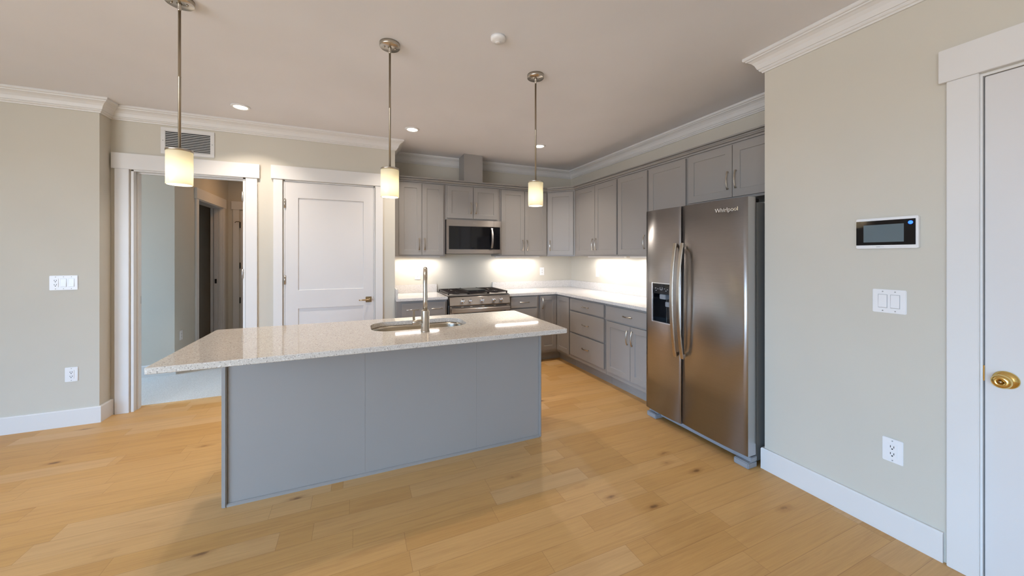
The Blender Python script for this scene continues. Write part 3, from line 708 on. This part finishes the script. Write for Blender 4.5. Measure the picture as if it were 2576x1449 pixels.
# faucet
fx, fy = .410, 2.375
dx, dy = .171, .985
t = thing('faucet', 'tall brushed steel gooseneck faucet standing at the island sink', 'faucet', (fx, fy, IT))
MB().lathe([(0, .0005), (.029, .0005), (.029, .006), (.0265, .008), (.0265, .136), (.0255, .138), (.014, .138), (.0, .138)], n=36).build('faucet_body', 'nickel', t)
pts = [(0, 0, .138), (0, 0, .20), (0, 0, .30)]
for k in range(1, 13):
    a = PI*k/12; rr = .095; pts.append((dx*(rr-rr*math.cos(a)), dy*(rr-rr*math.cos(a)), .305+rr*math.sin(a)*1.05))
pts.append((dx*.19, dy*.19, .25))
MB().tube(pts, .0142, 20).build('spout', 'nickel', t)
MB().tube([(dx*.19, dy*.19, .249), (dx*.19, dy*.19, .19)], .016, 20).build('spray_head', 'nickel', t)
h = MB().cyl((-.024, -.002, .066), .0155, .058, '-x', 24, .002).build('handle_hub', 'nickel', t)
MB().box(-.080, -.066, -.008, .004, .080, .142, .002).build('handle_lever', 'nickel', h)

# ------------------------------------------------------------------ microwave
t = thing('microwave', 'stainless over-the-range microwave with black glass door', 'microwave', (1.383, YK, 1.412))
hw = .362
MB().box(-hw, hw, -.350, -.002, .012, .433, .002).build('housing', 'blackm', t)
fr = MB()
fr.box(-hw, hw, -.405, -.3505, .352, .432, .003).box(-hw, hw, -.405, -.3505, .006, .062, .003).box(-hw, -hw+.026, -.405, -.3505, .0625, .3515, .002).box(hw-.018, hw, -.405, -.3505, .0625, .3515, .002)
fo = fr.build('front_frame', 'steelx', t)
MB().box(-hw+.0265, hw-.0185, -.403, -.3505, .063, .351, .002).build('door_glass', 'black', t)
MB().box(.255, .2565, -.4057, -.4045, .006, .062).box(.255, .2565, -.4057, -.4045, .352, .432).build('door_seam', 'slot', t)
pts = [(.226, -.405-.012-.03*(1-(2*i/12-1)**2), .080+.255*i/12) for i in range(13)]
MB().strap(pts, (1, 0, 0), .026, .006).box(.218, .234, -.418, -.4035, .078, .092, .001).box(.218, .234, -.418, -.4035, .322, .336, .001).build('handle', 'steelz', t)
MB().box(-hw+.02, hw-.02, -.34, -.03, .002, .0118).build('vent_grille', 'blackm', t)
text_mesh('Whirlpool', .022, .0006, 'emblem', 'chrome', t, Matrix.Translation((.02, -.4056, .395)) @ FRONT)

# ------------------------------------------------------------------ range
t = thing('gas_range', 'stainless gas range with black grates and five knobs', 'stove', (1.370, YK, 0))
hw = .378
MB().box(-hw, hw, -.615, -.04, .06, .905, .002).build('range_body', 'gasket', t)
MB().box(-hw+.02, hw-.02, -.56, -.06, 0, .0595).build('base_plinth', 'blackm', t)
MB().box(-hw-.004, hw+.004, -.640, -.03, .9155, .925, .003).build('cooktop', 'steelx', t)
MB().prism([(-.6155, .806), (-.684, .806), (-.690, .812), (-.668, .900), (-.655, .908), (-.6155, .908)], 'x', -hw, hw).build('control_panel', 'steelx', t)
for x in (-.226, -.133, .016, .164, .258):
    k = MB().lathe([(0, 0), (.024, 0), (.024, .006), (.020, .008), (.0185, .030), (.0165, .033), (0, .033)], (x, -.679, .858), '-y', 32).build('knob', 'chrome', t)
    MB().box(x-.0045, x+.0045, -.7185, -.7122, .842, .876, .001).build('knob_grip', 'chrome', k)
od = MB().box(-hw+.004, hw-.004, -.668, -.6155, .20, .797, .003).build('oven_door', 'steelx', t)
MB().box(-hw+.05, hw-.05, -.6695, -.6682, .30, .715, .001).build('door_window', 'black', od)
sl = MB()
for a, b in ((-.35, -.24), (-.21, -.13), (-.10, .02), (.05, .17), (.20, .34)): sl.box(a, b, -.6690, -.6682, .783, .791)
sl.build('vent_slots', 'slot', od)
MB().strap([(-hw+.012, -.718, .752), (0, -.724, .752), (hw-.012, -.718, .752)], (0, 0, 1), .044, .016).box(-hw+.02, -hw+.045, -.714, -.6685, .745, .765, .002).box(hw-.045, hw-.02, -.714, -.6685, .745, .765, .002).build('oven_handle', 'steelx', od)
MB().box(-hw+.004, hw-.004, -.664, -.6155, .065, .190, .003).build('storage_drawer', 'steelx', t)
for gx in (-.252, .0, .252):
    mb = MB(); w_ = .120; y0, y1 = -.60, -.065; zb, zt = .941, .955; r_ = .006
    for x in (-w_, w_): mb.box(gx+x-.006, gx+x+.006, y0, y1, zb, zt, .002)
    for y in (y0, (y0+y1)/2, y1): mb.box(gx-w_-.006, gx+w_+.006, y-.006, y+.006, zb, zt, .002)
    for x in (-w_, w_):
        for y in (y0+.01, y1-.01): mb.box(gx+x-.007, gx+x+.007, y-.007, y+.007, .9252, zb)
    for k in range(9):
        y = y0+.035+k*.058
        if gx: mb.box(gx-w_+.006, gx-.022, y-.004, y+.004, zb+.002, zt, .001).box(gx+.022, gx+w_-.006, y-.004, y+.004, zb+.002, zt, .001)
        else: mb.box(gx-w_+.006, gx+w_-.006, y-.004, y+.004, zb-.002, zt-.002, .001)
    mb.box(gx-.005, gx+.005, y0+.02, y0+.09, zb, zt, .001).box(gx-.005, gx+.005, y1-.09, y1-.02, zb, zt, .001)
    mb.build('grate', 'iron', t)
for bx, by in ((-.252, -.47), (-.252, -.20), (.252, -.47), (.252, -.20)):
    MB().lathe([(0, .9252), (.05, .9252), (.05, .931), (.036, .933), (.034, .9385), (0, .9385)], (bx, by, 0), n=28).build('burner', 'blackm', t)
MB().box(-.115, .115, -.52, -.14, .9555, .962, .003).box(-.115, .115, -.52, -.508, .962, .969, .002).box(-.115, -.105, -.508, -.14, .962, .969, .002).box(.105, .115, -.508, -.14, .962, .969, .002).build('griddle', 'griddle', t)

# ------------------------------------------------------------------ refrigerator
# local: faces -y, local x toward the camera; centre y=1.982
t = thing('refrigerator', 'stainless side-by-side refrigerator with ice and water dispenser', 'refrigerator', (XK, 1.982, 0), -PI/2)
FX = XK-2.32     # door front distance from wall = .76
MB().box(-.366, .438, -.655, -.06, .03, 1.745, .004).build('fridge_body', 'gasket', t)
def fdoor(a, b, z0, z1, hole=None):
    """door slab with gently bowed front; optional rectangular hole (x0,x1,z0,z1)"""
    mb = MB(); bm = mb.bm; xs = [a+(b-a)*i/16 for i in range(17)]
    zs = [z0, z1]
    if hole:
        xs = sorted(set([x for x in xs if not (abs(x-hole[0]) < .008 or abs(x-hole[1]) < .008)] + [hole[0], hole[1]])); zs = [z0, hole[2], hole[3], z1]
    def fy(x): u = (2*(x-a)/(b-a)-1); return -FX+.012*abs(u)**2.6
    V = {}
    def v(x, z, back=False):
        k = (round(x, 5), round(z, 5), back)
        if k not in V: V[k] = bm.verts.new((x, -.672 if back else fy(x), z))
        return V[k]
    for i in range(len(xs)-1):
        for j in range(len(zs)-1):
            if hole and j == 1 and xs[i] >= hole[0]-1e-6 and xs[i+1] <= hole[1]+1e-6: continue
            f_ = bm.faces.new((v(xs[i], zs[j]), v(xs[i+1], zs[j]), v(xs[i+1], zs[j+1]), v(xs[i], zs[j+1]))); f_.smooth = True
    n = len(xs)
    bm.faces.new([v(x, z0) for x in xs]+[v(b, z0, True), v(a, z0, True)]); bm.faces.new([v(x, z1) for x in xs]+[v(b, z1, True), v(a, z1, True)])
    bm.faces.new([v(a, z) for z in zs]+[v(a, z1, True), v(a, z0, True)]); bm.faces.new([v(b, z) for z in zs]+[v(b, z1, True), v(b, z0, True)])
    if not hole: bm.faces.new([v(a, z0, True), v(b, z0, True), v(b, z1, True), v(a, z1, True)])
    bmesh.ops.recalc_face_normals(bm, faces=bm.faces)
    if hole: bmesh.ops.reverse_faces(bm, faces=[]) 
    return mb
A0, A1, B0, B1 = 1.982-2.428, 1.982-2.060, 1.982-2.052, 1.982-1.536
DH = (1.982-2.352, 1.982-2.148, .835, 1.165)
ld = fdoor(A0, A1, .075, 1.778, DH).build('freezer_door', 'steelz', t)
rd = fdoor(B0, B1, .085, 1.778).build('fridge_door', 'steelz', t)
MB().box(A0+.02, A1-.01, -.6715, -.656, .09, 1.76).box(B0+.01, B1-.01, -.6715, -.656, .09, 1.76).build('door_gasket', 'blackm', t)
# dispenser: bezel, recessed box, control panel
a, b, c, d = DH
bz = MB(); yb = -FX-.003
for q in ((a-.002, a+.006, c-.002, d+.002), (b-.006, b+.002, c-.002, d+.002), (a+.006, b-.006, c-.002, c+.006), (a+.006, b-.006, d-.006, d+.002)): bz.box(q[0], q[1], yb, yb+.02, q[2], q[3], .002)
dz = bz.build('dispenser', 'chrome', ld)
MB().box(a+.006, b-.006, -.679, -.674, c+.006, d-.006).box(a+.006, a+.009, -.752, -.679, c+.006, d-.09).box(b-.009, b-.006, -.752, -.679, c+.006, d-.09).box(a+.009, b-.009, -.752, -.679, c+.006, c+.010).box(a+.006, b-.006, yb+.003, -.679, d-.09, d-.006, .002).build('recess', 'black', dz)
MB().box((a+b)/2-.035, (a+b)/2+.03, -.745, -.70, d-.135, d-.095, .004).box((a+b)/2+.015, (a+b)/2+.060, -.735, -.70, d-.195, d-.155, .004).build('nozzle', 'grille', dz)
mk = MB()
for i, (mx, mz) in enumerate(((-.06, .045), (-.035, .04), (.035, .045), (.065, .04), (.05, .028), (-.055, .026))): mk.box((a+b)/2+mx-.006, (a+b)/2+mx+.006, yb+.0022, yb+.003, d-.09+mz-.0012, d-.09+mz+.0012)
mk.box((a+b)/2-.012, (a+b)/2-.010, yb+.0022, yb+.003, d-.055, d-.035).box((a+b)/2+.010, (a+b)/2+.012, yb+.0022, yb+.003, d-.055, d-.035).box((a+b)/2-.010, (a+b)/2+.010, yb+.0022, yb+.003, d-.057, d-.055)
mk.build('control_marks', 'white_mark', dz)
for nm, x, par in (('handle', A1-.027, ld), ('handle', B0+.030, rd)):
    pts = [(x, -FX-.022-.045*(1-(2*i/20-1)**2), .600+.890*i/20) for i in range(21)]
    mb = MB().strap(pts, (1, 0, 0), .030, .012)
    mb.box(x-.011, x+.011, -FX-.026, -FX+.004, .606, .632, .003).box(x-.011, x+.011, -FX-.026, -FX+.004, 1.458, 1.484, .003)
    mb.build(nm, 'nickel', par)
text_mesh('Whirlpool', .040, .001, 'emblem', 'chrome', rd, Matrix.Translation((B0+.375, -FX-.0012, 1.705)) @ FRONT)
MB().box(-.34, .34, -.69, -.656, .022, .072, .003).box(-.34, .34, -.694, -.6902, .056, .064, .001).build('kick_grille', 'grille', t)
for x in (-.395, .395):
    ft = MB().box(x-.05, x+.05, -.745, -.656, .0, .040, .005).box(x-.05, x+.05, -.715, -.656, .0402, .072, .003).build('foot_cover', 'grille', t)
MB().cyl((.41, -.72, .0745), .012, .010, 'z', 16).build('hinge_pin', 'chrome', t)
MB().box(-.41, -.34, -.70, -.60, 1.7555, 1.776, .003).box(.34, .41, -.66, -.58, 1.7555, 1.776, .003).build('hinge_cover', 'blackm', t)
